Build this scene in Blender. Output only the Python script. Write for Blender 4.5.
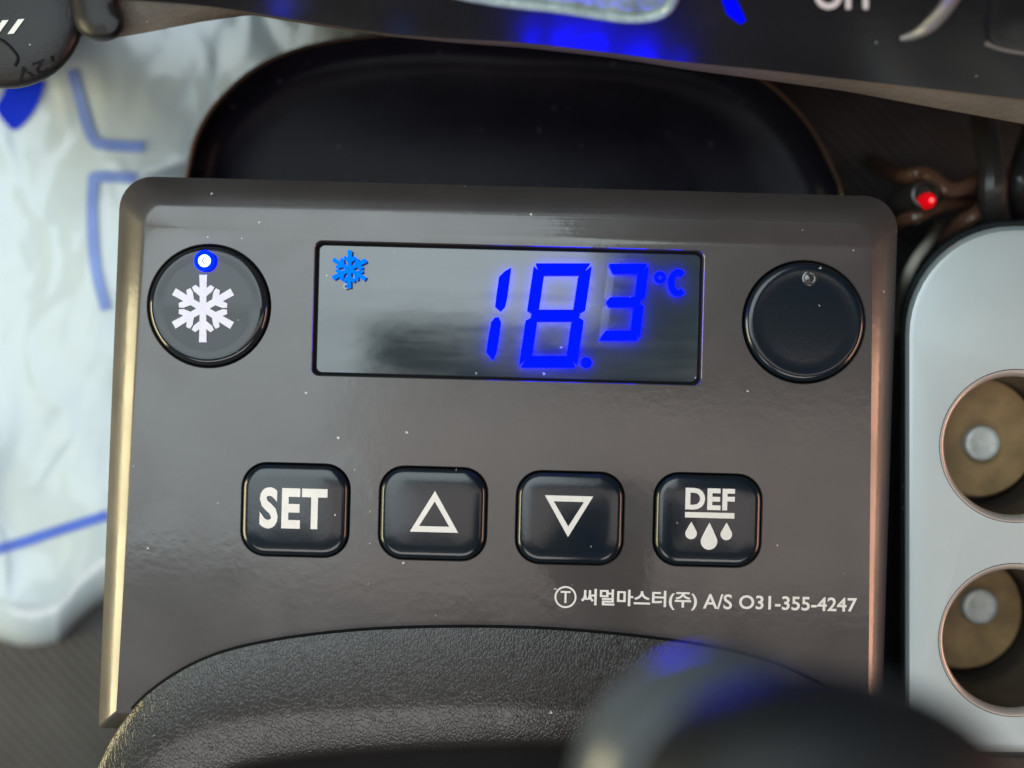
import bpy, bmesh, math, random
from mathutils import Vector, noise
from mathutils.geometry import tessellate_polygon

random.seed(7)
for o in list(bpy.data.objects): bpy.data.objects.remove(o)
scene = bpy.context.scene
C = scene.collection

# ------------------------------------------------------------------ units
S = 0.00018            # metres per unit; one unit is one photo pixel on the controller face
CAM = 1024 * 35 / 36   # camera height over the controller face in units
ROLL = math.radians(1.5)
ca, sa = math.cos(ROLL), math.sin(ROLL)

# ------------------------------------------------------------------ camera
cd = bpy.data.cameras.new('camera'); cam = bpy.data.objects.new('camera', cd); C.objects.link(cam)
cam.location = (0, 0, CAM * S); cam.rotation_euler = (0, 0, ROLL)
cd.lens = 35; cd.sensor_width = 36; cd.clip_start = 0.005; cd.clip_end = 20
cd.dof.use_dof = True; cd.dof.focus_distance = CAM * S; cd.dof.aperture_fstop = 4.6
scene.camera = cam

# ------------------------------------------------------------------ world and lamps
w = bpy.data.worlds.new('World'); scene.world = w; w.use_nodes = True
w.node_tree.nodes['Background'].inputs[0].default_value = (0.75, 0.88, 1.0, 1)
w.node_tree.nodes['Background'].inputs[1].default_value = 0.05

def area(name, loc, target, sx, sy, radiance, col):
    l = bpy.data.lights.new(name, 'AREA'); l.shape = 'RECTANGLE'; l.size = sx; l.size_y = sy
    l.energy = radiance * math.pi * sx * sy; l.color = col
    o = bpy.data.objects.new(name, l); C.objects.link(o); o.location = loc
    d = Vector(target) - Vector(loc); o.rotation_euler = d.to_track_quat('-Z', 'Y').to_euler()
    return o
# windscreen (cool, ahead), left side window (cool), low sunlit left door, low warm right side
area('windscreen_light', (-0.22, 0.272, 0.5), (-0.22, 0.272, 0), 0.56, 0.46, 5.4, (0.84, 0.96, 1.0))
area('side_window_light', (-0.30, -0.04, 0.5), (-0.30, -0.04, 0), 0.40, 0.16, 4.6, (0.84, 0.96, 1.0))
area('crest_fill_light', (-0.05, -0.55, 0.5), (-0.05, -0.55, 0), 0.80, 0.34, 6.0, (1.0, 0.95, 0.91))  # added unseen lamp that brightens the crest of the padded roll
area('panel_sheen_light', (0.13, -0.078, 0.5), (0.13, -0.078, 0), 0.60, 0.138, 2.4, (1.0, 0.85, 0.78))  # added overhead lamp; its reflection gives the panel a warm sheen
area('left_door_light', (-0.55, -0.10, 0.10), (0, -0.06, 0), 0.34, 0.20, 19.0, (1.0, 0.87, 0.50))
area('right_door_light', (0.55, -0.10, 0.09), (0.05, -0.05, 0), 0.30, 0.14, 13.0, (1.0, 0.52, 0.34))

vs = scene.view_settings
vs.view_transform = 'Standard'; vs.look = 'None'; vs.exposure = -0.3; vs.gamma = 1; vs.use_curve_mapping = False

# ------------------------------------------------------------------ pixel helpers
def T(px, py):
    dx, dy = px - 512, 384 - py
    return (dx * ca - dy * sa, dx * sa + dy * ca)
def W(px, py, z=0.0):
    x, y = T(px, py); k = (CAM - z) / CAM
    return (x * k, y * k, z)

# ------------------------------------------------------------------ mesh helpers
def finish(o, label=None, cat=None, group=None, kind=None):
    if label: o['label'] = label
    if cat: o['category'] = cat
    if group: o['group'] = group
    if kind: o['kind'] = kind
    return o
def thing(name, base, label, cat, group=None):
    o = bpy.data.objects.new(name, None); C.objects.link(o)
    o.empty_display_size = 0.005
    o.location = [c * S for c in base]
    return finish(o, label, cat, group)
def root_loc(p):
    while p.parent: p = p.parent
    return p.location.copy()
def obj(name, verts, faces, mat, parent=None, sharp=35, base=None):
    off = Vector((0, 0, 0))
    if parent: off = root_loc(parent)
    elif base: off = Vector(base) * S
    me = bpy.data.meshes.new(name)
    me.from_pydata([Vector(v) * S - off for v in verts], [], faces)
    bm = bmesh.new(); bm.from_mesh(me)
    bmesh.ops.recalc_face_normals(bm, faces=bm.faces)
    bm.to_mesh(me); bm.free()
    for p in me.polygons: p.use_smooth = True
    me.set_sharp_from_angle(angle=math.radians(sharp))
    me.materials.append(mat)
    o = bpy.data.objects.new(name, me); C.objects.link(o)
    if parent: o.parent = parent
    elif base: o.location = off
    return o
class MB:
    def __init__(s): s.v = []; s.f = []
    def add(s, v, f):
        n = len(s.v); s.v += list(v); s.f += [[i + n for i in q] for q in f]
    def loft(s, rings, top=True, bottom=False, closed=True):
        n = len(rings[0]); base = len(s.v)
        for r in rings: s.v += list(r)
        for k in range(len(rings) - 1):
            for i in range(n if closed else n - 1):
                j = (i + 1) % n
                s.f.append([base + k*n + i, base + k*n + j, base + (k+1)*n + j, base + (k+1)*n + i])
        if top: s.f.append([base + (len(rings)-1)*n + i for i in range(n)])
        if bottom: s.f.append([base + i for i in range(n)][::-1])
    def build(s, name, mat, parent=None, **k): return obj(name, s.v, s.f, mat, parent, **k)
def loft(name, rings, mat, parent=None, top=True, bottom=False, closed=True, **k):
    m = MB(); m.loft(rings, top, bottom, closed); return m.build(name, mat, parent, **k)
def round_poly(pts, rad, n=8):
    out = []; N = len(pts)
    for i, p in enumerate(pts):
        r = rad[i] if isinstance(rad, (list, tuple)) else rad
        p = Vector(p); a = (Vector(pts[i-1]) - p).normalized(); b = (Vector(pts[(i+1) % N]) - p).normalized()
        ang = a.angle(b); d = r / math.tan(ang / 2)
        p0, p1 = p + a * d, p + b * d
        c = p + (a + b).normalized() * (r / math.sin(ang / 2))
        a0 = math.atan2(p0.y - c.y, p0.x - c.x); a1 = math.atan2(p1.y - c.y, p1.x - c.x)
        da = (a1 - a0 + math.pi) % (2*math.pi) - math.pi
        for k in range(n + 1):
            t = a0 + da * k / n; out.append((c.x + r*math.cos(t), c.y + r*math.sin(t)))
    return out
def rr(cx, cy, ww, hh, r, n=8):
    return round_poly([(cx-ww/2, cy-hh/2), (cx+ww/2, cy-hh/2), (cx+ww/2, cy+hh/2), (cx-ww/2, cy+hh/2)], r, n)
def circ(cx, cy, r, n=48, ry=None):
    ry = r if ry is None else ry
    return [(cx + r*math.cos(2*math.pi*i/n), cy + ry*math.sin(2*math.pi*i/n)) for i in range(n)]
def lift(o2, z): return [(x, y, z) for x, y in o2]
def catmull(pts, seg=6, closed=False):
    pts = [Vector(p) for p in pts]; out = []; N = len(pts)
    rng = range(N) if closed else range(N - 1)
    for i in rng:
        g = lambda k: pts[k % N] if closed else pts[max(0, min(N-1, k))]
        p0, p1, p2, p3 = g(i-1), g(i), g(i+1), g(i+2)
        for s in range(seg):
            t = s / seg
            out.append(0.5*((2*p1)+(p2-p0)*t+(2*p0-5*p1+4*p2-p3)*t*t+(3*p1-p0-3*p2+p3)*t**3))
    if not closed: out.append(pts[-1])
    return [tuple(v) for v in out]
def tube_into(m, pts, r, n=10, flat=1.0):
    pts = [Vector(p) for p in pts]; rings = []
    for i, p in enumerate(pts):
        d = (pts[min(i+1, len(pts)-1)] - pts[max(i-1, 0)]).normalized()
        u = d.cross(Vector((0, 0, 1))); u = u.normalized() if u.length > 1e-4 else Vector((1, 0, 0))
        v = u.cross(d)
        rr_ = r[i] if isinstance(r, (list, tuple)) else r
        rings.append([tuple(p + (u*math.cos(2*math.pi*k/n) + v*math.sin(2*math.pi*k/n)*flat)*rr_) for k in range(n)])
    m.loft(rings, True, True)
def tube(name, pts, r, mat, parent, n=10, **k):
    m = MB(); tube_into(m, pts, r, n); return m.build(name, mat, parent, **k)
def plate(name, outline, z0, z1, mat, parent, **k):
    return loft(name, [lift(outline, z0), lift(outline, z1)], mat, parent, top=True, bottom=False, **k)
def holed(outer, holes):
    polys = [[Vector((x, y, 0)) for x, y in l] for l in [outer] + holes]
    tris = tessellate_polygon(polys)
    flat = [(v.x, v.y) for l in polys for v in l]
    return flat, [list(t) for t in tris]
def inset(pts, d):
    N = len(pts); out = []
    area2 = sum(pts[i-1][0]*pts[i][1] - pts[i][0]*pts[i-1][1] for i in range(N))
    sgn = 1 if area2 > 0 else -1
    for i in range(N):
        a, b, c = Vector(pts[i-1]), Vector(pts[i]), Vector(pts[(i+1) % N])
        t = (c - a).normalized(); nrm = Vector((-t.y, t.x)) * sgn
        out.append(tuple(b + nrm * d))
    return out

# ------------------------------------------------------------------ materials
def mat(name, col, rough=0.4, metal=0.0, bump=None, specks=0.0, vary=0.0, vary_scale=60.0, emit=None,
        strength=0.0, ior=1.5, coat=0.0, coat_rough=0.06, leather=None, ribs=None, trans=0.0, rough_var=0.0, streak=0.0, spec=0.5, speck_col=(0.5, 0.5, 0.48)):
    m = bpy.data.materials.new(name); m.use_nodes = True
    nt = m.node_tree; N = nt.nodes; L = nt.links; b = N['Principled BSDF']
    b.inputs['Base Color'].default_value = (*col, 1); b.inputs['Roughness'].default_value = rough
    b.inputs['Metallic'].default_value = metal; b.inputs['IOR'].default_value = ior
    b.inputs['Specular IOR Level'].default_value = spec; b.inputs['Coat Weight'].default_value = coat; b.inputs['Coat Roughness'].default_value = coat_rough
    b.inputs['Transmission Weight'].default_value = trans
    tc = N.new('ShaderNodeTexCoord'); mp = N.new('ShaderNodeMapping'); L.new(tc.outputs['Object'], mp.inputs[0])
    mp.inputs['Scale'].default_value = (1/S,)*3          # texture space in units
    colsock = None
    if vary:
        n = N.new('ShaderNodeTexNoise'); n.inputs['Scale'].default_value = 1/vary_scale; n.inputs['Detail'].default_value = 6
        L.new(mp.outputs[0], n.inputs['Vector'])
        mr = N.new('ShaderNodeMapRange'); L.new(n.outputs['Fac'], mr.inputs['Value'])
        mr.inputs['From Min'].default_value = 0.25; mr.inputs['From Max'].default_value = 0.75
        mr.inputs['To Min'].default_value = 1 - vary; mr.inputs['To Max'].default_value = 1 + vary
        mx = N.new('ShaderNodeVectorMath'); mx.operation = 'SCALE'; mx.inputs[0].default_value = col
        L.new(mr.outputs[0], mx.inputs['Scale']); colsock = mx.outputs[0]
    if rough_var:
        n = N.new('ShaderNodeTexNoise'); n.inputs['Scale'].default_value = 1/90; n.inputs['Detail'].default_value = 5
        n.inputs['Distortion'].default_value = 0.8
        L.new(mp.outputs[0], n.inputs['Vector'])
        mr = N.new('ShaderNodeMapRange'); L.new(n.outputs['Fac'], mr.inputs['Value'])
        mr.inputs['From Min'].default_value = 0.3; mr.inputs['From Max'].default_value = 0.7
        mr.inputs['To Min'].default_value = rough - rough_var; mr.inputs['To Max'].default_value = rough + rough_var
        L.new(mr.outputs[0], b.inputs['Roughness'])
        if coat:                                     # finger grease: the gloss comes and goes
            m2 = N.new('ShaderNodeMapRange'); L.new(n.outputs['Fac'], m2.inputs['Value'])
            m2.inputs['From Min'].default_value = 0.35; m2.inputs['From Max'].default_value = 0.65
            m2.inputs['To Min'].default_value = coat_rough*0.6; m2.inputs['To Max'].default_value = coat_rough*2.6
            L.new(m2.outputs[0], b.inputs['Coat Roughness'])
        if streak:                                   # wiped smears across the glass
            sm = N.new('ShaderNodeMapping'); sm.inputs['Scale'].default_value = (1/170, 1/16, 1); L.new(mp.outputs[0], sm.inputs[0])
            ns = N.new('ShaderNodeTexNoise'); ns.inputs['Scale'].default_value = 1; ns.inputs['Detail'].default_value = 4; L.new(sm.outputs[0], ns.inputs['Vector'])
            m3 = N.new('ShaderNodeMapRange'); L.new(ns.outputs['Fac'], m3.inputs['Value'])
            m3.inputs['From Min'].default_value = 0.42; m3.inputs['From Max'].default_value = 0.72
            m3.inputs['To Min'].default_value = 0.0; m3.inputs['To Max'].default_value = streak
            ad3 = N.new('ShaderNodeMath'); L.new(mr.outputs[0], ad3.inputs[0]); L.new(m3.outputs[0], ad3.inputs[1])
            L.new(ad3.outputs[0], b.inputs['Roughness'])
    if specks:
        # dust: sparse voronoi cells, only some of them carry a fleck
        dn = N.new('ShaderNodeTexNoise'); dn.inputs['Scale'].default_value = 1/2.5; L.new(mp.outputs[0], dn.inputs['Vector'])
        dm = N.new('ShaderNodeVectorMath'); dm.operation = 'MULTIPLY_ADD'; dm.inputs[1].default_value = (4, 4, 4)
        L.new(dn.outputs['Color'], dm.inputs[0]); L.new(mp.outputs[0], dm.inputs[2])
        v = N.new('ShaderNodeTexVoronoi'); v.inputs['Scale'].default_value = 1/17; L.new(dm.outputs[0], v.inputs['Vector'])
        v.voronoi_dimensions = '2D'
        sep = N.new('ShaderNodeSeparateColor'); L.new(v.outputs['Color'], sep.inputs[0])
        sz = N.new('ShaderNodeMapRange'); L.new(sep.outputs[0], sz.inputs['Value'])
        sz.inputs['From Min'].default_value = 1 - specks; sz.inputs['From Max'].default_value = 1
        sz.inputs['To Min'].default_value = 0.0; sz.inputs['To Max'].default_value = 0.085
        lt = N.new('ShaderNodeMath'); lt.operation = 'LESS_THAN'
        L.new(v.outputs['Distance'], lt.inputs[0]); L.new(sz.outputs[0], lt.inputs[1])
        mu = N.new('ShaderNodeMath'); mu.operation = 'MULTIPLY'; L.new(lt.outputs[0], mu.inputs[0]); mu.inputs[1].default_value = 0.7
        mix = N.new('ShaderNodeMix'); mix.data_type = 'RGBA'; L.new(mu.outputs[0], mix.inputs['Factor'])
        if colsock: L.new(colsock, mix.inputs['A'])
        else: mix.inputs['A'].default_value = (*col, 1)
        mix.inputs['B'].default_value = (*speck_col, 1); colsock = mix.outputs['Result']
    if colsock: L.new(colsock, b.inputs['Base Color'])
    h = None; dist = S
    if bump:
        n = N.new('ShaderNodeTexNoise'); n.inputs['Scale'].default_value = 1/bump[0]; n.inputs['Detail'].default_value = bump[2] if len(bump) > 2 else 3
        L.new(mp.outputs[0], n.inputs['Vector']); h = n.outputs['Fac']; hs = bump[1]
    if leather:
        n = N.new('ShaderNodeTexNoise'); n.inputs['Scale'].default_value = 1/20; n.inputs['Detail'].default_value = 4
        L.new(mp.outputs[0], n.inputs['Vector'])
        ad = N.new('ShaderNodeVectorMath'); ad.operation = 'MULTIPLY_ADD'
        L.new(n.outputs['Color'], ad.inputs[0]); ad.inputs[1].default_value = (14, 14, 14); L.new(mp.outputs[0], ad.inputs[2])
        sc = N.new('ShaderNodeVectorMath'); sc.operation = 'MULTIPLY'; sc.inputs[1].default_value = (1, 0.55, 0.55); L.new(ad.outputs[0], sc.inputs[0])
        v = N.new('ShaderNodeTexVoronoi'); v.feature = 'DISTANCE_TO_EDGE'; v.inputs['Scale'].default_value = 1/leather[0]
        L.new(sc.outputs[0], v.inputs['Vector'])
        cl = N.new('ShaderNodeMapRange'); cl.inputs['From Max'].default_value = 0.22; L.new(v.outputs['Distance'], cl.inputs['Value'])
        n2 = N.new('ShaderNodeTexNoise'); n2.inputs['Scale'].default_value = 1/3.0; n2.inputs['Detail'].default_value = 3; L.new(mp.outputs[0], n2.inputs['Vector'])
        a2 = N.new('ShaderNodeMath'); a2.operation = 'MULTIPLY_ADD'; L.new(n2.outputs['Fac'], a2.inputs[0]); a2.inputs[1].default_value = 0.9
        L.new(cl.outputs[0], a2.inputs[2]); h = a2.outputs[0]; hs = leather[1]
    if ribs:
        wv = N.new('ShaderNodeTexWave'); wv.inputs['Scale'].default_value = 0.314/ribs[0]*1.0; wv.inputs['Distortion'].default_value = 0.4
        wv.bands_direction = 'DIAGONAL'; L.new(mp.outputs[0], wv.inputs['Vector']); h = wv.outputs['Fac']; hs = ribs[1]
    if h is not None:
        bp = N.new('ShaderNodeBump'); bp.inputs['Distance'].default_value = dist * hs; bp.inputs['Strength'].default_value = 1.0
        L.new(h, bp.inputs['Height']); L.new(bp.outputs[0], b.inputs['Normal']); L.new(bp.outputs[0], b.inputs['Coat Normal'])
    if emit:
        b.inputs['Emission Color'].default_value = (*emit, 1); b.inputs['Emission Strength'].default_value = strength
    return m

M = {}
M['dash'] = mat('dash_textured_plastic', (0.026, 0.026, 0.027), 0.6, ribs=(9, 3.0), vary=0.25)
M['housing'] = mat('grey_brown_plastic', (0.036, 0.032, 0.031), 0.36, bump=(9, 0.13), coat=0.55, coat_rough=0.07, specks=0.045, vary=0.08, rough_var=0.06, ior=1.52)
M['black'] = mat('black_gap', (0.004, 0.004, 0.005), 0.6, vary=0.2, spec=0.1)
M['button'] = mat('black_button_plastic', (0.004, 0.008, 0.013), 0.20, bump=(5, 0.06), specks=0.06, vary=0.1)
M['button_gloss'] = mat('black_gloss_button', (0.010, 0.013, 0.016), 0.06, bump=(40, 0.25), specks=0.03, vary=0.1, ior=1.45)
M['screen'] = mat('display_glass', (0.026, 0.035, 0.040), 0.07, bump=(50, 0.15), specks=0.05, vary=0.12, ior=1.72, rough_var=0.03, streak=0.09)
M['ghost'] = mat('unlit_segment', (0.045, 0.056, 0.062), 0.09, vary=0.1, ior=1.9)
M['seg'] = mat('lit_blue_segment', (0.0, 0.0, 0.3), 0.4, emit=(0.0, 0.0002, 1.0), strength=60.0, vary=0.05, spec=0)
M['seg_icon'] = mat('lit_blue_icon', (0.0, 0.05, 0.3), 0.4, emit=(0.0, 0.13, 1.0), strength=1.6, vary=0.05, spec=0)
M['print'] = mat('white_print', (0.60, 0.58, 0.55), 0.45, vary=0.06, vary_scale=8)
M['print_lilac'] = mat('white_lilac_print', (0.54, 0.53, 0.62), 0.4, vary=0.06, vary_scale=8)
M['led_core'] = mat('led_core', (0.8, 0.9, 1), 0.3, emit=(0.35, 0.75, 1.0), strength=2.6, vary=0.02)
M['led_ring'] = mat('led_blue_lens', (0.0, 0.02, 0.5), 0.3, emit=(0.0, 0.0004, 1.0), strength=30.0, vary=0.02, spec=0)
M['led_off'] = mat('dark_led_lens', (0.03, 0.03, 0.03), 0.15, ior=1.7, vary=0.1)
M['leather'] = mat('grained_dark_trim', (0.013, 0.0128, 0.0125), 0.30, leather=(3.2, 0.17), specks=0.03, vary=0.12)
M['bag'] = mat('white_plastic_bag', (0.37, 0.44, 0.48), 0.30, bump=(45, 1.3, 2), vary=0.03, coat=0.5, coat_rough=0.10)
M['ink'] = mat('pale_blue_ink', (0.11, 0.18, 0.46), 0.4, vary=0.15)
M['ink_deep'] = mat('deep_blue_ink', (0.0, 0.02, 0.50), 0.5, vary=0.1, spec=0.1)
M['ink_mid'] = mat('mid_blue_ink', (0.03, 0.09, 0.45), 0.4, vary=0.15)
M['pod'] = mat('dark_glossy_tray', (0.006, 0.0055, 0.010), 0.30, vary=0.3, bump=(30, 0.3), ior=1.15, specks=0.12, speck_col=(0.09, 0.10, 0.12))
M['pod_rim'] = mat('brown_black_tray_rim', (0.045, 0.028, 0.020), 0.22, vary=0.3, bump=(20, 0.2), ior=1.7)  # brown in the base stands in for the orange rim highlights
M['fascia'] = mat('black_fascia', (0.006, 0.006, 0.007), 0.20, ior=1.8, bump=(12, 0.12), specks=0.04, vary=0.15)
M['lip'] = mat('grained_brown_lip', (0.066, 0.054, 0.040), 0.6, bump=(5, 1.2), specks=0.05, vary=0.2)
M['chrome'] = mat('satin_metal_trim', (0.17, 0.165, 0.16), 0.4, metal=0.3, vary=0.05)
M['glass_edge'] = mat('clear_window_rim', (0.20, 0.27, 0.28), 0.12, bump=(9, 1.5), ior=1.6, vary=0.3, vary_scale=20)
M['rubber'] = mat('dark_rubber', (0.010, 0.009, 0.0095), 0.42, spec=0.25, bump=(4, 0.35), specks=0.08, vary=0.2)
M['silver'] = mat('silver_paint', (0.36, 0.41, 0.42), 0.40, metal=0.25, bump=(6, 0.06), specks=0.03, vary=0.03)
M['shaded_side'] = mat('shaded_side_teal', (0.008, 0.013, 0.013), 0.4, bump=(5, 0.3), specks=0.2, vary=0.3)  # shadow on the socket's side wall, put into the colour
M['rim'] = mat('socket_rim', (0.42, 0.38, 0.35), 0.3, metal=0.5, vary=0.06)
M['well'] = mat('socket_barrel', (0.07, 0.06, 0.05), 0.30, metal=0.5, vary=0.2)  # base darkened to put the shade inside the sockets into the colour
M['well_floor'] = mat('tan_socket_floor', (0.20, 0.13, 0.055), 0.5, vary=0.3, vary_scale=25, bump=(10, 0.4))
M['contact'] = mat('dull_steel_contact', (0.42, 0.45, 0.43), 0.5, metal=0.35, vary=0.15, vary_scale=8, bump=(6, 0.4))
M['knob'] = mat('black_knob', (0.009, 0.010, 0.011), 0.5, vary=0.2, spec=0.2)
M['collar'] = mat('grey_collar', (0.06, 0.07, 0.08), 0.25, vary=0.1, ior=1.5)
M['wire'] = mat('brown_wire', (0.07, 0.035, 0.022), 0.16, vary=0.2)
M['wire_dark'] = mat('dark_wire', (0.02, 0.019, 0.019), 0.3, vary=0.2)
M['wire_pale'] = mat('pale_wire', (0.45, 0.44, 0.36), 0.4, vary=0.1)
M['red_led'] = mat('red_led', (0.3, 0.002, 0.004), 0.3, emit=(1.0, 0.004, 0.012), strength=0.55, vary=0.02, spec=0)
M['red_core'] = mat('red_led_core', (0.5, 0.05, 0.05), 0.3, emit=(1.0, 0.10, 0.10), strength=2.0, vary=0.02)
M['blue_glint'] = mat('blue_reflection_glow', (0.0, 0.0, 0.4), 0.3, emit=(0.0, 0.003, 1.0), strength=0.8, vary=0.02, spec=0)  # emission stands in for a blue reflection in the dial recess

FLOOR = -300.0
# ------------------------------------------------------------------ dashboard
m = MB(); n = 24
xs = [-1300 + 2600*i/n for i in range(n+1)]; ys = [-1100 + 2200*i/n for i in range(n+1)]
v = [(x, y, FLOOR) for y in ys for x in xs]
f = [[j*(n+1)+i, j*(n+1)+i+1, (j+1)*(n+1)+i+1, (j+1)*(n+1)+i] for j in range(n) for i in range(n)]
d = obj('dashboard', v, f, M['dash']); finish(d, 'dark grey ribbed dashboard plastic under the controller', None, kind='structure')

# ------------------------------------------------------------------ text
def text_mesh(s, bold=0.0, space=1.0):
    cu = bpy.data.curves.new('t', 'FONT'); cu.body = s; cu.size = 1; cu.offset = bold; cu.space_character = space; cu.resolution_u = 4
    o = bpy.data.objects.new('t', cu); C.objects.link(o)
    dg = bpy.context.evaluated_depsgraph_get(); dg.update()
    me = bpy.data.meshes.new_from_object(o.evaluated_get(dg))
    vv = [tuple(p.co) for p in me.vertices]; ff = [list(p.vertices) for p in me.polygons]
    bpy.data.objects.remove(o); bpy.data.curves.remove(cu); bpy.data.meshes.remove(me)
    return vv, ff
def text_fit(name, s, x0, x1, y0, y1, z, material, parent, bold=0.0, mapf=None, space=1.0):
    vv, ff = text_mesh(s, bold, space)
    ax, bx = min(p[0] for p in vv), max(p[0] for p in vv); ay, by = min(p[1] for p in vv), max(p[1] for p in vv)
    out = []
    for p in vv:
        u = (p[0]-ax)/(bx-ax); t = (p[1]-ay)/(by-ay); X = x0+(x1-x0)*u; Y = y0+(y1-y0)*t
        out.append(mapf(X, Y) if mapf else (X, Y, z))
    return obj(name, out, ff, material, parent)
def flat(name, polys, z, material, parent, thick=0.0):
    m = MB()
    for p in polys:
        if thick: m.loft([lift(p, z-thick), lift(p, z)], True, True)
        else: m.add(lift(p, z), [list(range(len(p)))])
    return m.build(name, material, parent)
def ring_poly(m, outer, inner, z):
    n = len(outer); m.add(lift(outer, z) + lift(inner, z), [[i, (i+1) % n, n+(i+1) % n, n+i] for i in range(n)])
def snowflake(cx, cy, R, rot=0.0):
    out = []
    q = R/33.0
    half = [(3.3*q, 5.72*q), (3.3*q, 12.2*q), (9.0*q, 16.8*q), (11.0*q, 20.8*q), (7.4*q, 23.2*q), (3.4*q, 20.2*q), (3.8*q, 33*q)]
    for k in range(6):
        th = -k*math.pi/3 + rot
        arm = [(-x, y) for x, y in half[1:]] + [(x, y) for x, y in half[::-1]]
        out += [(cx + x*math.cos(th) - y*math.sin(th), cy + x*math.sin(th) + y*math.cos(th)) for x, y in arm]
    return out
def tri_flat(name, outer, holes, z, material, parent, thick=0.0):
    fl, tr = holed(outer, holes); return obj(name, lift(fl, z), tr, material, parent)

# ------------------------------------------------------------------ temperature controller
ctrl = thing('temperature_controller', (0, 0, FLOOR), 'grey-brown vehicle temperature controller showing 18.3 in blue digits', 'controller')
outer = [W(*p, -25)[:2] for p in [(99, 728), (881, 735), (898, 197), (121, 176)]]
inner = [T(116, 713), T(868, 728), T(873, 224), T(146, 207)]
LCD = (*T(508, 313), 391, 136)
BTN = [T(295.5, 510), T(433, 513.5), T(570, 518), T(707.5, 520)]
RND = [T(209, 306), T(804, 322)]
holes = [rr(LCD[0], LCD[1], LCD[2], LCD[3], 8, 6)] + [rr(x, y, 110, 95, 26, 8) for x, y in BTN] + [circ(x, y, 62.5, 56) for x, y in RND]
m = MB(); rings = []
ro, ri = [4, 4, 34, 34], [3, 3, 26, 20]
rings.append(lift(round_poly(inner, ri), -150)); rings.append(lift(round_poly(outer, ro), -146)); rings.append(lift(round_poly(outer, ro), -30))
for k in range(0, 9):
    t = k/8
    e = 1-(1-t)**2; zz = -24*(1-(0.55*t + 0.45*e)) - 0.0
    pts = [tuple(Vector(o_)*(1-t) + Vector(i_)*t) for o_, i_ in zip(outer, inner)]
    r_ = [a*(1-t)+b*t for a, b in zip(ro, ri)]
    rings.append(lift(round_poly(pts, r_), zz))
m.loft(rings, top=False, bottom=True)
face = round_poly(inner, ri)
fl, tr = holed(face, holes)
m.add(lift(fl, 0.0), tr)
for h in holes: m.loft([lift(h, 0.0), lift(inset(h, 0.8), -1.0), lift(inset(h, 0.8), -14)], top=False)
bm_v = m.v
hs = m.build('housing', M['housing'], ctrl, sharp=22)
me = hs.data; bm = bmesh.new(); bm.from_mesh(me); bmesh.ops.remove_doubles(bm, verts=bm.verts, dist=S*0.02)
bmesh.ops.recalc_face_normals(bm, faces=bm.faces); bm.to_mesh(me); bm.free(); me.set_sharp_from_angle(angle=math.radians(22))
bk = [tuple(Vector(o_)*0.02 + Vector(i_)*0.98) for o_, i_ in zip(outer, inner)]
plate('backing', round_poly(bk, ri), -22, -10, M['black'], ctrl)

plate('mounting_bracket', rr(20, -120, 560, 330, 20), FLOOR, -149, M['black'], ctrl)

# display
cx, cy, lw, lh = LCD
so = rr(cx, cy, lw-7, lh-7, 6, 6)
screen = loft('display', [lift(so, -9.9), lift(so, -8.4), lift(inset(so, 0.8), -7.8)], M['screen'], ctrl)
SZ = -7.8
def dp(zx, zy):     # helper: pixel measured in the display close-up
    return T(470 + zx/4.267, 235 + zy/4.267)
def seg7(xl, xr, yt, yb, sh, th, g, which):
    """slanted seven segment digit in close-up pixels; sh = x shift at the bottom"""
    ym = (yt+yb)/2
    def P(x, y): return dp(x + sh*(y-yt)/(yb-yt), y)
    c = th*0.55; polys = {}
    polys['a'] = [(xl+g, yt), (xr-g, yt), (xr-g-c, yt+th), (xl+g+c, yt+th)]
    polys['d'] = [(xl+g+c, yb-th), (xr-g-c, yb-th), (xr-g, yb), (xl+g, yb)]
    polys['g'] = [(xl+g+c*.4, ym), (xl+g+c, ym-th/2), (xr-g-c, ym-th/2), (xr-g-c*.4, ym), (xr-g-c, ym+th/2), (xl+g+c, ym+th/2)]
    polys['f'] = [(xl, yt+g*1.6), (xl+th, yt+th+g*.9), (xl+th, ym-th/2-g*.5), (xl+th*.5, ym-g), (xl, ym-th*.3-g)]
    polys['e'] = [(xl, ym+th*.3+g), (xl+th*.5, ym+g), (xl+th, ym+th/2+g*.5), (xl+th, yb-th-g*.9), (xl, yb-g*1.6)]
    polys['b'] = [(xr, yt+g*1.6), (xr-th, yt+th+g*.9), (xr-th, ym-th/2-g*.5), (xr-th*.5, ym-g), (xr, ym-th*.3-g)]
    polys['c'] = [(xr, ym+th*.3+g), (xr-th*.5, ym+g), (xr-th, ym+th/2+g*.5), (xr-th, yb-th-g*.9), (xr, yb-g*1.6)]
    return {k: [P(*q) for q in polys[k]] for k in which}
ZT, TH = SZ + 6.4, 0.7
def lit(p, name='digit_segment', mt='seg'): return flat(name, [p], ZT, M[mt], screen, TH)
lit([dp(*q) for q in [(176, 138), (158, 268), (150, 303), (131, 324), (107, 305), (112, 262), (124, 178), (147, 155)]])
lit([dp(*q) for q in [(122, 350), (132, 372), (124, 430), (112, 500), (98, 535), (70, 500), (78, 440), (90, 372), (106, 352)]])
for k, p in seg7(274, 522, 120, 566, -66, 50, 7, 'abcdefg').items(): lit(p)
for k, p in seg7(588, 765, 122, 450, -42, 42, 6, 'abcdg').items(): lit(p)
for k, p in seg7(588, 765, 122, 450, -42, 42, 6, 'ef').items(): flat('unlit_segment', [inset(p, 1.0)], SZ + 0.5, M['ghost'], screen, 0.4)
lit([dp(*q) for q in circ(497, 545, 23, 20)], 'decimal_point')
m = MB(); ring_poly(m, [dp(*q) for q in circ(812, 180, 25, 24)], [dp(*q) for q in circ(812, 180, 10, 24)], ZT); m.build('degree_mark', M['seg'], screen)
arc_o, arc_i = [], []
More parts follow.
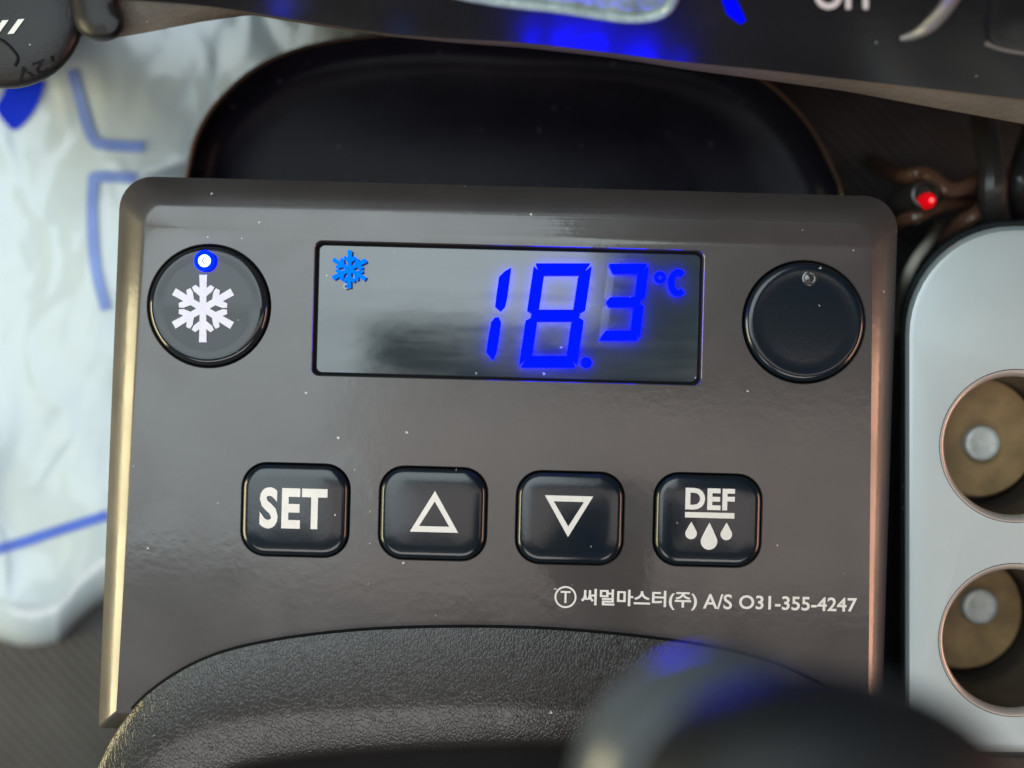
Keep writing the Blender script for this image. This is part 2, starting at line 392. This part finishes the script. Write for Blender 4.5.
for k in range(25):
    t = math.radians(48 + 264*k/24)
    arc_o.append(dp(893 - 4 + 42*math.cos(t), 203 - 58*math.sin(t))); arc_i.append(dp(893 - 4 + 17*math.cos(t), 203 - 32*math.sin(t)))
flat('letter_c', [arc_o + arc_i[::-1]], ZT, M['seg'], screen, TH)
sx, sy = T(349, 269)
flat('snowflake_icon', [snowflake(sx, sy, 19)], ZT, M['seg_icon'], screen, TH)
dx_, dy_ = T(345.5, 286); m = MB(); ring_poly(m, circ(dx_, dy_, 3, 14), circ(dx_, dy_, 1.4, 14), ZT - 0.3); m.build('icon_dot', M['ghost'], screen)

# four rounded buttons
def push_button(x, y):
    o = rr(x, y, 105, 90, 24, 8)
    rings = [lift(o, -9.5), lift(o, 0.5), lift(inset(o, 1.2), 3.0), lift(inset(o, 3.5), 4.8), lift(inset(o, 7), 5.8)]
    for q in (0.8, 0.5, 0.2):
        rings.append([(x + (px-x)*q*0.86, y + (py-y)*q*0.84, 5.8 + 1.5*(1-q*q)) for px, py in o])
    return loft('push_button', rings, M['button'], ctrl, sharp=60)
def dome_z(px, py, x, y):
    q = max(abs(px-x)/(52.5*0.86), abs(py-y)/(45*0.84)); return 5.8 + 1.5*(1-min(1, q)**2) + 0.35
PBZ = 7.7
bS, bU, bD, bF = [push_button(x, y) for x, y in BTN]
x, y = BTN[0]; text_fit('lettering', 'SET', x-34, x+33, y-18, y+23, PBZ, M['print'], bS, bold=0.036, space=1.12)
bS['label'] = 'black button lettered SET'
def tri_icon(x, y, up, parent):
    s = 1 if up else -1
    o = [(x-24, y-19*s), (x+24, y-19*s), (x, y+22*s)]; i = [(x-15, y-13.2*s), (x+15, y-13.2*s), (x, y+11.5*s)]
    m = MB(); ring_poly(m, o, i, PBZ); return m.build('triangle_mark', M['print'], parent)
x, y = BTN[1]; tri_icon(x+2, y+1.5, True, bU); bU['label'] = 'black button with up triangle'
x, y = BTN[2]; tri_icon(x-2, y+4, False, bD); bD['label'] = 'black button with down triangle'
x, y = BTN[3]; y += 2; text_fit('lettering', 'DEF', x-24, x+25, y+9, y+30.5, PBZ, M['print'], bF, bold=0.04, space=1.08)
bF['label'] = 'black button lettered DEF over three drops'
flat('underline', [[(x-24, y+1), (x+25, y+1), (x+25, y+6.5), (x-24, y+6.5)]], PBZ, M['print'], bF)
def drop(cx, top, bot, wd):
    r = wd/2; cyy = bot + r; pts = []
    for k in range(21):
        t = math.radians(-205 + 230*k/20); pts.append((cx + r*math.cos(t), cyy + r*math.sin(t)))
    return pts + [(cx + r*.45, cyy + (top-cyy)*.62), (cx, top), (cx - r*.45, cyy + (top-cyy)*.62)]
for ox, tp, bt, wd in ((-17.5, -3, -20.5, 11.5), (0.5, -3.5, -30.5, 16.5), (17.5, -3, -20.5, 11.5)):
    flat('drop_mark', [drop(x+ox, y+tp, y+bt, wd)], PBZ, M['print'], bF)

# two round buttons
def round_button(x, y, mt, dome):
    o = circ(x, y, 59.5, 56); rings = [lift(o, -9.5), lift(o, 0)]
    for ins, z in ((0.6, 1.8), (2, 3.6), (4.5, 5.0), (7.5, 5.4), (9.5, 5.0)): rings.append(lift(circ(x, y, 59.5-ins, 56), z))
    for q in (0.8, 0.6, 0.4, 0.2, 0.05): rings.append(lift(circ(x, y, 50*q, 56), 5.0 + dome*(1-q*q)))
    return loft('round_button', rings, M[mt], ctrl, sharp=60)
x, y = RND[0]; rb = round_button(x, y, 'button_gloss', 1.0); rb['label'] = 'glossy round button with white snowflake and lit blue lamp'
flat('snowflake_mark', [snowflake(T(205, 309)[0], T(205, 309)[1], 33.5, 0.02)], 6.5, M['print_lilac'], rb)
lx, ly = T(207.5, 262)
il = loft('indicator_light', [lift(circ(lx, ly, 6.5, 24), 4), lift(circ(lx, ly, 6.5, 24), 6.0), lift(circ(lx, ly, 10.5, 24), 9.0), lift(circ(lx, ly, 8.5, 24), 9.6)], M['led_ring'], rb)
loft('lamp_core', [lift(circ(lx, ly, 6.2, 24), 9.0), lift(circ(lx, ly, 6.2, 24), 10.0), lift(circ(lx, ly, 4, 24), 10.8)], M['led_core'], il)
cr = [(lx + 1.2 + 3.4*math.cos(math.radians(t)), ly + 3.4*math.sin(math.radians(t))) for t in range(110, 255, 12)]
cr += [(lx + 2.6 + 3.2*math.cos(math.radians(t)), ly + 3.0*math.sin(math.radians(t))) for t in range(245, 105, -12)]
flat('lamp_mark', [cr], 11.1, M['led_off'], il)
x, y = RND[1]; rb2 = round_button(x, y, 'button', 0.4); rb2['label'] = 'plain black round button with unlit lamp'
lx, ly = T(808, 279)
loft('indicator_light', [lift(circ(lx, ly, 7.5, 24), 4), lift(circ(lx, ly, 7.5, 24), 5.7), lift(circ(lx, ly, 6, 24), 6.3), lift(circ(lx, ly, 5, 24), 5.4), lift(circ(lx-.5, ly, 3.5, 24), 5.6), lift(circ(lx-.5, ly, 1.5, 24), 7.2)], M['led_off'], rb2, sharp=50)

# printed line: circled T, company and telephone
m = MB(); tx, ty = T(565.5, 597); ring_poly(m, circ(tx, ty, 11, 32), circ(tx, ty, 9.2, 32), 0.25); m.build('printed_ring', M['print'], ctrl)
text_fit('printed_letter', 'T', tx-5, tx+5, ty-6, ty+6, 0.25, M['print'], ctrl, bold=0.01)
def printed(s, p0, p1, h0, h1, bold):
    (x0, y0), (x1, y1) = T(*p0), T(*p1); yy = (y0+y1)/2
    text_fit('printed_text', s, x0, x1, yy-h0, yy+h1, 0.25, M['print'], ctrl, bold=bold)
printed('써멀마스터(주)', (581, 598.5), (697, 600.5), 9.5, 9.5, 0.024)
printed('A/S', (703, 601), (732, 602), 7.5, 7.5, 0.014)
printed('O31-355-4247', (739, 602), (857, 605), 7, 7, 0.018)

# ------------------------------------------------------------------ grained trim below
A_ = [(70, 830), (86, 795), (101, 760), (119, 727), (150, 692), (200, 661), (260, 643), (350, 631), (450, 627), (550, 629), (650, 638), (730, 651), (790, 670), (850, 702), (900, 745)]
B_ = [(120, 856), (125, 821), (135, 791), (152, 763), (180, 741), (222, 725), (275, 717), (355, 712), (450, 709), (545, 710), (640, 715), (710, 722), (765, 736), (820, 758), (865, 791)]
C_ = [(170, 872), (172, 842), (180, 815), (198, 793), (225, 777), (258, 767), (300, 761), (365, 755), (450, 750), (540, 748), (630, 751), (695, 757), (745, 769), (795, 787), (840, 817)]
def curve(pts): return catmull([(x, y, 0) for x, y in pts], 6)
A, B, Cc = curve(A_), curve(B_), curve(C_)
rings = [[W(p[0], p[1], FLOOR) for p in A], [W(p[0], p[1], -4) for p in A]]
prof = [(0.0, 3), (0.012, 6), (0.15, 8), (0.32, 10), (0.5, 11.5), (0.66, 12.5), (0.8, 13), (0.92, 13), (1.0, 12.5)]
for t, z in prof[:]: rings.append([W(a[0]*(1-t)+b[0]*t, a[1]*(1-t)+b[1]*t, z) for a, b in zip(A, B)])
for t, z in [(0.15, 11.2), (0.35, 9.0), (0.55, 6.3), (0.75, 3.2), (0.9, 0.0), (0.97, -4), (1.0, -12), (1.0, -60)]: rings.append([W(a[0]*(1-t)+b[0]*t, a[1]*(1-t)+b[1]*t, z) for a, b in zip(B, Cc)])
trim = thing('padded_roll', W(450, 700, FLOOR), 'grained dark curved padded roll along the bottom of the controller', 'padding')
loft('trim_roll', rings, M['leather'], trim, top=False, closed=False, sharp=60)
rings = [[W(p[0], p[1]-2, -58) for p in Cc], [W(p[0]*0.7+450*0.3, 1000, -62) for p in Cc], [W(p[0]*0.7+450*0.3, 1000, FLOOR) for p in Cc]]
gk = [[W(p[0], p[1]+1, 0.6) for p in A]]
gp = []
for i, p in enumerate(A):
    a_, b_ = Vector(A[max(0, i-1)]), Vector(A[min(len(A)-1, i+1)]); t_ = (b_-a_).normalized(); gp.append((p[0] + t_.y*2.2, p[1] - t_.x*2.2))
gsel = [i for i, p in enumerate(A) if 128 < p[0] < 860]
loft('shadow_gap', [[W(gp[i][0], gp[i][1], 0.15) for i in gsel], [W(gp[i][0], gp[i][1], 0.8) for i in gsel], [W(A[i][0], A[i][1]+1.5, 0.8) for i in gsel]], M['black'], trim, top=False, closed=False)  # black strip drawn as the shadow line between roll and panel
loft('slot_floor', rings, M['black'], trim, top=False, closed=False)

# ------------------------------------------------------------------ plastic bag
def low_edge(px): return 640 + 6*math.sin(px*0.05) - max(0, (px-58))*0.75
def right_edge(py): return 210 + 300*min(1, max(0, (175-py)/90))
def bag_h(px, py):
    e = min(1.0, max(0.0, (low_edge(px) - py)/46.0)); e3 = min(1, max(0, (right_edge(py)-px)/70))
    body = math.sqrt(max(0, 1-(1-e)**2)) * math.sqrt(e3)
    p = Vector((px*0.009, py*0.006, 1.3))
    n1 = noise.noise(p)*20
    q = Vector((px*0.020 + 1.0*noise.noise(p*2.1), py*0.009, 4.1))
    n2 = (1-abs(noise.noise(q))*2)*2.5
    q3 = Vector((px*0.05 + noise.noise(q), py*0.02 + px*0.02, 9.1)); n3 = noise.noise(q3)*1.0
    return FLOOR + 1.5 + body*min(90, 62 + n1 + n2 + n3)
nx, ny = 130, 190; v = []; f = []
for j in range(ny+1):
    for i in range(nx+1):
        u, t = i/nx, j/ny
        px = -90 + (right_edge(-30 + 670*t) + 90)*u; lowb = low_edge(px)
        py2 = -30 + (lowb + 30)*t
        v.append(W(px, py2, bag_h(px, py2)))
for j in range(ny):
    for i in range(nx):
        a = j*(nx+1)+i; f.append([a, a+1, a+nx+2, a+nx+1])
bag = obj('plastic_bag', v, f, M['bag'], base=W(90, 330, FLOOR), sharp=80)
finish(bag, 'crumpled white plastic bag with blue printed lines left of the controller', 'bag')
def strip(pts, wd, mt):
    p2 = catmull([(x, y, 0) for x, y in pts], 10); v = []; f = []
    for i, p in enumerate(p2):
        a, b = Vector(p2[max(0, i-1)]), Vector(p2[min(len(p2)-1, i+1)]); t = (b-a).normalized(); nn = Vector((-t.y, t.x, 0))*wd/2
        for k in range(4):
            q = Vector(p) + nn*(k/1.5-1); v.append(W(q.x, q.y, bag_h(q.x, q.y)+2.2))
    for i in range(len(p2)-1):
        for k in range(3): f.append([i*4+k, i*4+k+1, i*4+k+5, i*4+k+4])
    return obj('printed_line', v, f, M[mt], bag, sharp=80)
strip([(72, 70), (80, 100), (88, 128), (95, 141), (106, 145), (144, 147)], 11, 'ink')
strip([(136, 178), (98, 177), (93, 183), (92, 225), (96, 270), (106, 310)], 11, 'ink')
strip([(-20, 554), (20, 543), (60, 530), (108, 515)], 10, 'ink_mid')
# petal
pet = catmull([(-4, 108, 0), (2, 96, 0), (10, 84, 0), (42, 80, 0), (40, 98, 0), (30, 116, 0), (15, 130, 0), (4, 122, 0)], 4, True)
c0 = (18, 104); v = [W(*c0, bag_h(*c0)+2.6)]; f = []
for r in (0.35, 0.7, 1.0):
    for p in pet:
        x, y = c0[0]+(p[0]-c0[0])*r, c0[1]+(p[1]-c0[1])*r; v.append(W(x, y, bag_h(x, y)+2.6))
n = len(pet)
for i in range(n):
    f.append([0, 1+i, 1+(i+1) % n])
    for k in range(2): f.append([1+k*n+i, 1+k*n+(i+1) % n, 1+(k+1)*n+(i+1) % n, 1+(k+1)*n+i])
obj('printed_petal', v, f, M['ink_deep'], bag, sharp=80)

# ------------------------------------------------------------------ dark tray behind
tray = thing('dash_tray', W(512, 160, FLOOR), 'dark glossy rounded tray recess behind the top edge of the controller', 'tray')
tp = catmull([(186, 215, 0), (189, 172, 0), (200, 132, 0), (225, 95, 0), (268, 62, 0), (330, 42, 0), (420, 34, 0), (520, 38, 0), (620, 42, 0), (700, 54, 0), (762, 80, 0), (803, 118, 0), (828, 160, 0), (842, 205, 0), (830, 290, 0), (700, 330, 0), (350, 330, 0), (210, 290, 0)], 6, True)
def ringat(sc, z, cxy=(512, 200)):
    sc *= 1.012
    return [W(cxy[0]+(p[0]-cxy[0])*sc, cxy[1]+(p[1]-cxy[1])*sc, z) for p in tp]
loft('rim', [ringat(1.0, -200), ringat(1.0, -130), ringat(0.997, -126), ringat(0.991, -124), ringat(0.985, -126), ringat(0.981, -132)], M['pod_rim'], tray, top=False, sharp=60)
loft('bowl', [ringat(0.981, -132), ringat(0.965, -150), ringat(0.93, -168), ringat(0.86, -180), ringat(0.74, -187), ringat(0.5, -190), ringat(0.1, -190)], M['pod'], tray, sharp=60)
loft('foot', [ringat(0.45, FLOOR, (560, 200)), ringat(0.5, -188, (560, 200))], M['pod'], tray)

# ------------------------------------------------------------------ upper fascia
P0 = Vector(W(520, 45, 50)); P1 = Vector(W(1024, 100, 50))
e1 = (P1 - P0).normalized(); e2 = Vector((0, 0.55, 1)).normalized(); FN = e1.cross(e2).normalized()
if FN.z < 0: FN = -FN
camv = Vector((0, 0, CAM))
def F(px, py, up=0.0):
    p = Vector(W(px, py, 0)); dd = p - camv; t = (P0 - camv).dot(FN)/dd.dot(FN); return tuple(camv + dd*t + FN*up)
fas = thing('control_fascia', W(640, 40, FLOOR), 'black control fascia with window and OFF dial overhanging the top edge', 'control panel')
fb = [(100, -5), (120, 0), (180, 5), (232, 11), (300, 22), (380, 34), (450, 40), (520, 44), (600, 53), (680, 63), (760, 71), (840, 80), (920, 89), (1024, 101), (1120, 113)]
lb = [(92, 42), (150, 32), (200, 22), (250, 15), (305, 23), (384, 36), (455, 43), (525, 48), (605, 57), (690, 70), (765, 80), (845, 91), (925, 106), (1024, 124), (1120, 142)]
fbc = catmull([(x, y, 0) for x, y in fb], 6); 
def interp(pts, x):
    for (x0, y0), (x1, y1) in zip(pts, pts[1:]):
        if x0 <= x <= x1: return y0+(y1-y0)*(x-x0)/(x1-x0)
    return pts[-1][1]
low = [Vector(F(p[0], p[1])) for p in fbc]
top = [p + e2*330 for p in low]
rings = [[tuple(p - FN*3) for p in low], [tuple(p + e2*2) for p in low], [tuple(p + e2*60) for p in low], [tuple(p) for p in top], [tuple(p + Vector((0, 420, 0))) for p in top], [(p.x, p.y+420, FLOOR) for p in top]]
loft('face_plate', rings, M['fascia'], fas, top=False, closed=False, sharp=50)
lr0, lr1, lr2 = [], [], []
for p in fbc:
    yb = interp(lb, max(92, min(1120, p[0]))); yt = p[1]
    a = Vector(F(p[0], p[1])) - FN*2
    lr0.append(tuple(a)); b = Vector(W(p[0], max(yb, yt+1.0), a.z - 14)); lr1.append(tuple(b)); lr2.append((b.x, b.y + 40, b.z - 30))
mid = [tuple((Vector(a)*0.5 + Vector(b)*0.5) + Vector((0, -1, 2))) for a, b in zip(lr0, lr1)]
lr3 = [(x, y + 300, z - 40) for x, y, z in lr2]; lr4 = [(x, y, FLOOR) for x, y, z in lr3]
loft('lower_lip', [lr0, mid, lr1, lr2, lr3, lr4], M['lip'], fas, top=False, closed=False, sharp=50)
# window rim with rounded corner
wp = [(300, -42), (470, -4), (560, 8), (622, 17), (652, 16), (668, 8), (676, -8), (684, -40)]
tubep = [F(p[0], p[1], 1.5) for p in catmull([(x, y, 0) for x, y in wp], 6)]
win = tube('window_rim', tubep, 4.5, M['glass_edge'], fas, n=10, sharp=60)
wpoly = [F(p[0], p[1], 0.8) for p in catmull([(x, y, 0) for x, y in wp], 6)]
obj('window_glass', wpoly + [F(684, -80, .8), F(300, -80, .8)], [list(range(len(wpoly)+2))], M['glass_edge'], win)
text_fit('lettering', 'OFF', 814, 878, 9, -24, 0, M['print'], fas, bold=0.02, mapf=lambda X, Y: F(X, Y, 0.6))
dial = catmull([(968, -40, 0), (958, -15, 0), (946, 6, 0), (930, 24, 0), (914, 34, 0), (900, 38, 0)], 6)
tube('dial_trim', [F(p[0], p[1], 1.0) for p in dial], [2 + 4.5*min(1, (len(dial)-1-i)/12) for i in range(len(dial))], M['chrome'], fas)
bp_ = [F(p[0], p[1], 0.6) for p in catmull([(1000, -40, 0), (988, 10, 0), (984, 30, 0), (990, 40, 0), (1010, 46, 0), (1060, 52, 0), (1080, 0, 0), (1060, -40, 0)], 4, True)]
cbx = sum((Vector(p) for p in bp_), Vector())/len(bp_)
def sc3(r, up): return [tuple(cbx + (Vector(p)-cbx)*r + FN*up) for p in bp_]
fbut = loft('fascia_button', [sc3(1.0, 0), sc3(0.97, 4), sc3(0.9, 6.5), sc3(0.8, 7)], M['fascia'], fas, sharp=60)
tube('button_edge_glint', [F(p[0], p[1], 1.5) for p in catmull([(986, 42, 0), (1000, 47, 0), (1015, 50, 0), (1050, 55, 0)], 5)], 2.2, M['chrome'], fas)  # pale tube drawn as the highlight on the button's lower edge
flatv = [F(*p, 0.7) for p in [(720, -6), (734, -6), (746, 20), (740, 24), (727, 14)]]
obj('blue_reflection', flatv, [list(range(5))], M['blue_glint'], fas)  # blue reflection drawn as a glowing patch

# ------------------------------------------------------------------ 12V socket cap
cap = thing('socket_cap', W(20, 20, FLOOR), 'dark rubber 12V socket cap hanging in the top left corner', 'socket cap')
CZ = 20
cc = (8, 14)
def capring(rx, ry, z): return [W(cc[0] + rx*math.cos(2*math.pi*k/48), cc[1] + ry*math.sin(2*math.pi*k/48), z) for k in range(48)]
loft('cap_body', [capring(72, 70, FLOOR), capring(76, 74, -80), capring(77, 75, -20), capring(77, 75, -10), capring(75.5, 73.5, -1), capring(71.5, 69.5, 4.5), capring(62, 60, 9), capring(40, 38, 12), capring(8, 8, 13)], M['rubber'], cap, sharp=60)
tb = catmull([(70, -30, 0), (72, 5, 0), (78, 30, 0), (95, 41, 0), (116, 38, 0), (124, 24, 0), (118, 4, 0), (110, -30, 0)], 5, True)
tcx = (97, 8)
def tabr(sc, z): return [W(tcx[0]+(p[0]-tcx[0])*sc, tcx[1]+(p[1]-tcx[1])*sc, z) for p in tb]
loft('hinge_tab', [tabr(1.0, -60), tabr(1.0, 52), tabr(0.95, 62), tabr(0.8, 69), tabr(0.4, 72)], M['rubber'], cap, bottom=True, sharp=60)
def capz(px, py):
    r = math.hypot((px-cc[0])/77, (py-cc[1])/75); pr = [(0, 13), (8/77, 13), (40/77, 12), (62/77, 9), (71.5/77, 4.5), (75.5/77, -1), (1, -10), (2, -11)]
    return interp(pr, r)
def arc_text(s, c, ang, ww, hh, mt, name, bold=0.0):
    u = Vector((math.cos(ang), math.sin(ang))); nn = Vector((u.y, -u.x))
    def mp_(X, Y):
        q = Vector(c) + u*X + nn*Y; return W(q.x, q.y, capz(q.x, q.y) + 0.9)
    return text_fit(name, s, -ww/2, ww/2, -hh/2, hh/2, 0, M[mt], cap, bold=bold, mapf=mp_)
tube('ridge', [W(p[0], p[1], capz(p[0], p[1])) for p in catmull([(-8, 37, 0), (3, 41, 0), (12, 49, 0), (18, 58, 0), (15, 66, 0)], 5)], 1.6, M['black'], cap, n=8)
arc_text('12V', (36, 69), math.radians(160), 42, 14, 'black', 'embossed_lettering', 0.01)
arc_text('//', (8, 27), math.radians(176), 34, 14, 'print', 'lettering', 0.02)

# ------------------------------------------------------------------ silver twin socket
sock = thing('twin_socket', W(1010, 500, FLOOR), 'silver twin power socket housing at the right edge', 'socket')
ZS = -15
def sbox(d_, z):
    pts = [(905+d_, 752-d_), (1150-d_, 752-d_), (1150-d_, 226+d_), (905+d_, 226+d_)]
    return [W(p[0], p[1], z) for p in [(q[0], q[1]) for q in round_poly(pts, [30, 30, 90-d_*.6, 108-d_*.6], 12)]]
HC = [(1016, 446), (1015, 640)]
HR = 77
oc = [p[:2] for p in sbox(9, ZS)]
hl = []
for hx, hy in HC:
    c3 = W(hx, hy, ZS); k = (CAM-ZS)/CAM; hl.append(circ(c3[0], c3[1], HR*k, 64))
m = MB()
m.loft([sbox(3, FLOOR), sbox(0, -50), sbox(0, -31), sbox(1.5, -23), sbox(4.5, -17), sbox(9, ZS)], top=False)
fl, tr = holed(oc, hl); m.add(lift(fl, ZS), tr)
for h in hl: m.loft([lift(h, ZS), lift(h, ZS-3)], top=False)
o = m.build('housing', M['silver'], sock, sharp=30)
bm = bmesh.new(); bm.from_mesh(o.data); bmesh.ops.remove_doubles(bm, verts=bm.verts, dist=S*0.02); bmesh.ops.recalc_face_normals(bm, faces=bm.faces); bm.to_mesh(o.data); bm.free(); o.data.set_sharp_from_angle(angle=math.radians(30))
loft('shaded_side_band', [sbox(-6, FLOOR), sbox(-6, -90), sbox(-4, -86), sbox(1, -86)], M['shaded_side'], sock, top=False)  # dark band stands for the side wall lying in shadow
CT = [(979, 443), (977, 605)]
for (hx, hy), ct, zfl in zip(HC, CT, (-95, -125)):
    c3 = W(hx, hy, ZS); R = HR*(CAM-ZS)/CAM; X, Y = c3[0], c3[1]
    sk = loft('socket', [lift(circ(X, Y, R-7.5, 64), ZS-7), lift(circ(X, Y, R-8.5, 64), zfl-30)], M['well'], sock, top=True)
    loft('rim', [lift(circ(X, Y, R-0.3, 64), ZS-3), lift(circ(X, Y, R-0.8, 64), ZS+0.6), lift(circ(X, Y, R-2.5, 64), ZS+0.8), lift(circ(X, Y, R-5, 64), ZS-1.5), lift(circ(X, Y, R-7, 64), ZS-5), lift(circ(X, Y, R-7.5, 64), ZS-8)], M['rim'], sk, top=False, sharp=60)
    fc = W(ct[0], ct[1], zfl); 
    cxx, cyy = X*0.55+fc[0]*0.45, Y*0.55+fc[1]*0.45
    loft('insulator', [lift(circ(X-2, Y+5, R-12, 48), zfl-28), lift(circ(X-2, Y+5, R-12, 48), zfl-2), lift(circ(X-2, Y+5, R-14, 48), zfl)], M['well_floor'], sk)
    k = (CAM-zfl)/CAM
    loft('contact', [lift(circ(fc[0], fc[1], 17.5*k, 32), zfl-1), lift(circ(fc[0], fc[1], 17.5*k, 32), zfl+8), lift(circ(fc[0], fc[1], 16.3*k, 32), zfl+9.6), lift(circ(fc[0], fc[1], 12*k, 32), zfl+10), lift(circ(fc[0], fc[1], 10*k, 32), zfl+9.4)], M['contact'], sk, sharp=50)

# ------------------------------------------------------------------ charger plug and wires in the gap
wires = thing('wire_bundle', W(950, 200, FLOOR), 'tangle of brown wires with small red indicator lamp above the silver socket', 'wires')
def wt(pts, z, r, mt, name='wire'):
    return tube(name, catmull([W(px, py, z + dz) for px, py, dz in pts], 6), r, M[mt], wires, n=10)
wt([(870, 160, -190), (900, 176, -60), (925, 174, -30), (950, 190, -20), (975, 182, -30), (1000, 160, -120)], -90, 9, 'wire')
wt([(860, 260, -200), (895, 226, -60), (918, 216, -28), (945, 205, -40), (985, 200, -90), (1010, 190, -190)], -90, 8, 'wire')
wt([(930, 255, -160), (955, 228, -60), (978, 212, -40), (995, 190, -70), (1015, 175, -180)], -80, 9, 'wire')
wt([(985, 260, -170), (990, 215, -40), (992, 170, -20), (985, 130, -60), (980, 90, -190)], -80, 14, 'wire_dark')
wt([(1030, 240, -200), (1020, 205, -60), (1022, 165, -40), (1035, 120, -200)], -80, 12, 'wire_dark')
wt([(898, 330, -190), (905, 285, -60), (914, 262, -40), (926, 246, -70), (940, 225, -190)], -90, 6, 'wire_pale')
pc = W(926, 194, -95)
pl = loft('plug', [lift(circ(pc[0], pc[1], 16, 32), -260), lift(circ(pc[0], pc[1], 17, 32), -104), lift(circ(pc[0], pc[1], 15, 32), -97), lift(circ(pc[0], pc[1], 12, 32), -96), lift(circ(pc[0], pc[1], 11, 32), -104)], M['wire_dark'], wires, sharp=50)
lc = W(929, 200, -92)
loft('indicator_light', [lift(circ(lc[0], lc[1], 9, 24), -103), lift(circ(lc[0], lc[1], 9, 24), -95), lift(circ(lc[0], lc[1], 7, 24), -90), lift(circ(lc[0], lc[1], 3, 24), -88)], M['red_led'], pl)
plate('lamp_core', circ(lc[0]+1, lc[1]-1, 2.6, 16), -89, -87, M['red_core'], pl)

# ------------------------------------------------------------------ lever in front (far out of focus)
lev = thing('lever', (60, -800, FLOOR), 'blurred black lever knob with grey collar in the bottom right foreground', 'lever')
def ell(px, py, rx, ry, rz, z, name, mt, tiltscale=1.0):
    k = (CAM-z)/CAM; c3 = Vector(W(px, py, z)); rings = []
    for j in range(1, 16):
        th = -math.pi/2 + math.pi*j/16
        q = math.copysign(abs(math.cos(th))**0.8, 1)
        rings.append([(c3.x + rx*k*q*math.cos(2*math.pi*i/48), c3.y + ry*k*q*math.sin(2*math.pi*i/48), z + rz*math.sin(th)) for i in range(48)])
    return loft(name, rings, M[mt], lev, top=True, bottom=True, sharp=60)
ell(825, 802, 195, 128, 50, 510, 'knob', 'knob')
ell(720, 795, 150, 148, 50, 440, 'collar', 'collar')
kc = Vector(W(760, 800, 400))
tube('shaft', catmull([tuple(kc), (kc.x-30, kc.y-160, 260), (kc.x-60, kc.y-360, 60), (60, -800, FLOOR+2)], 8), 46, M['knob'], lev, n=24)

scene.render.engine = 'CYCLES'
scene.render.resolution_x = 1024; scene.render.resolution_y = 768
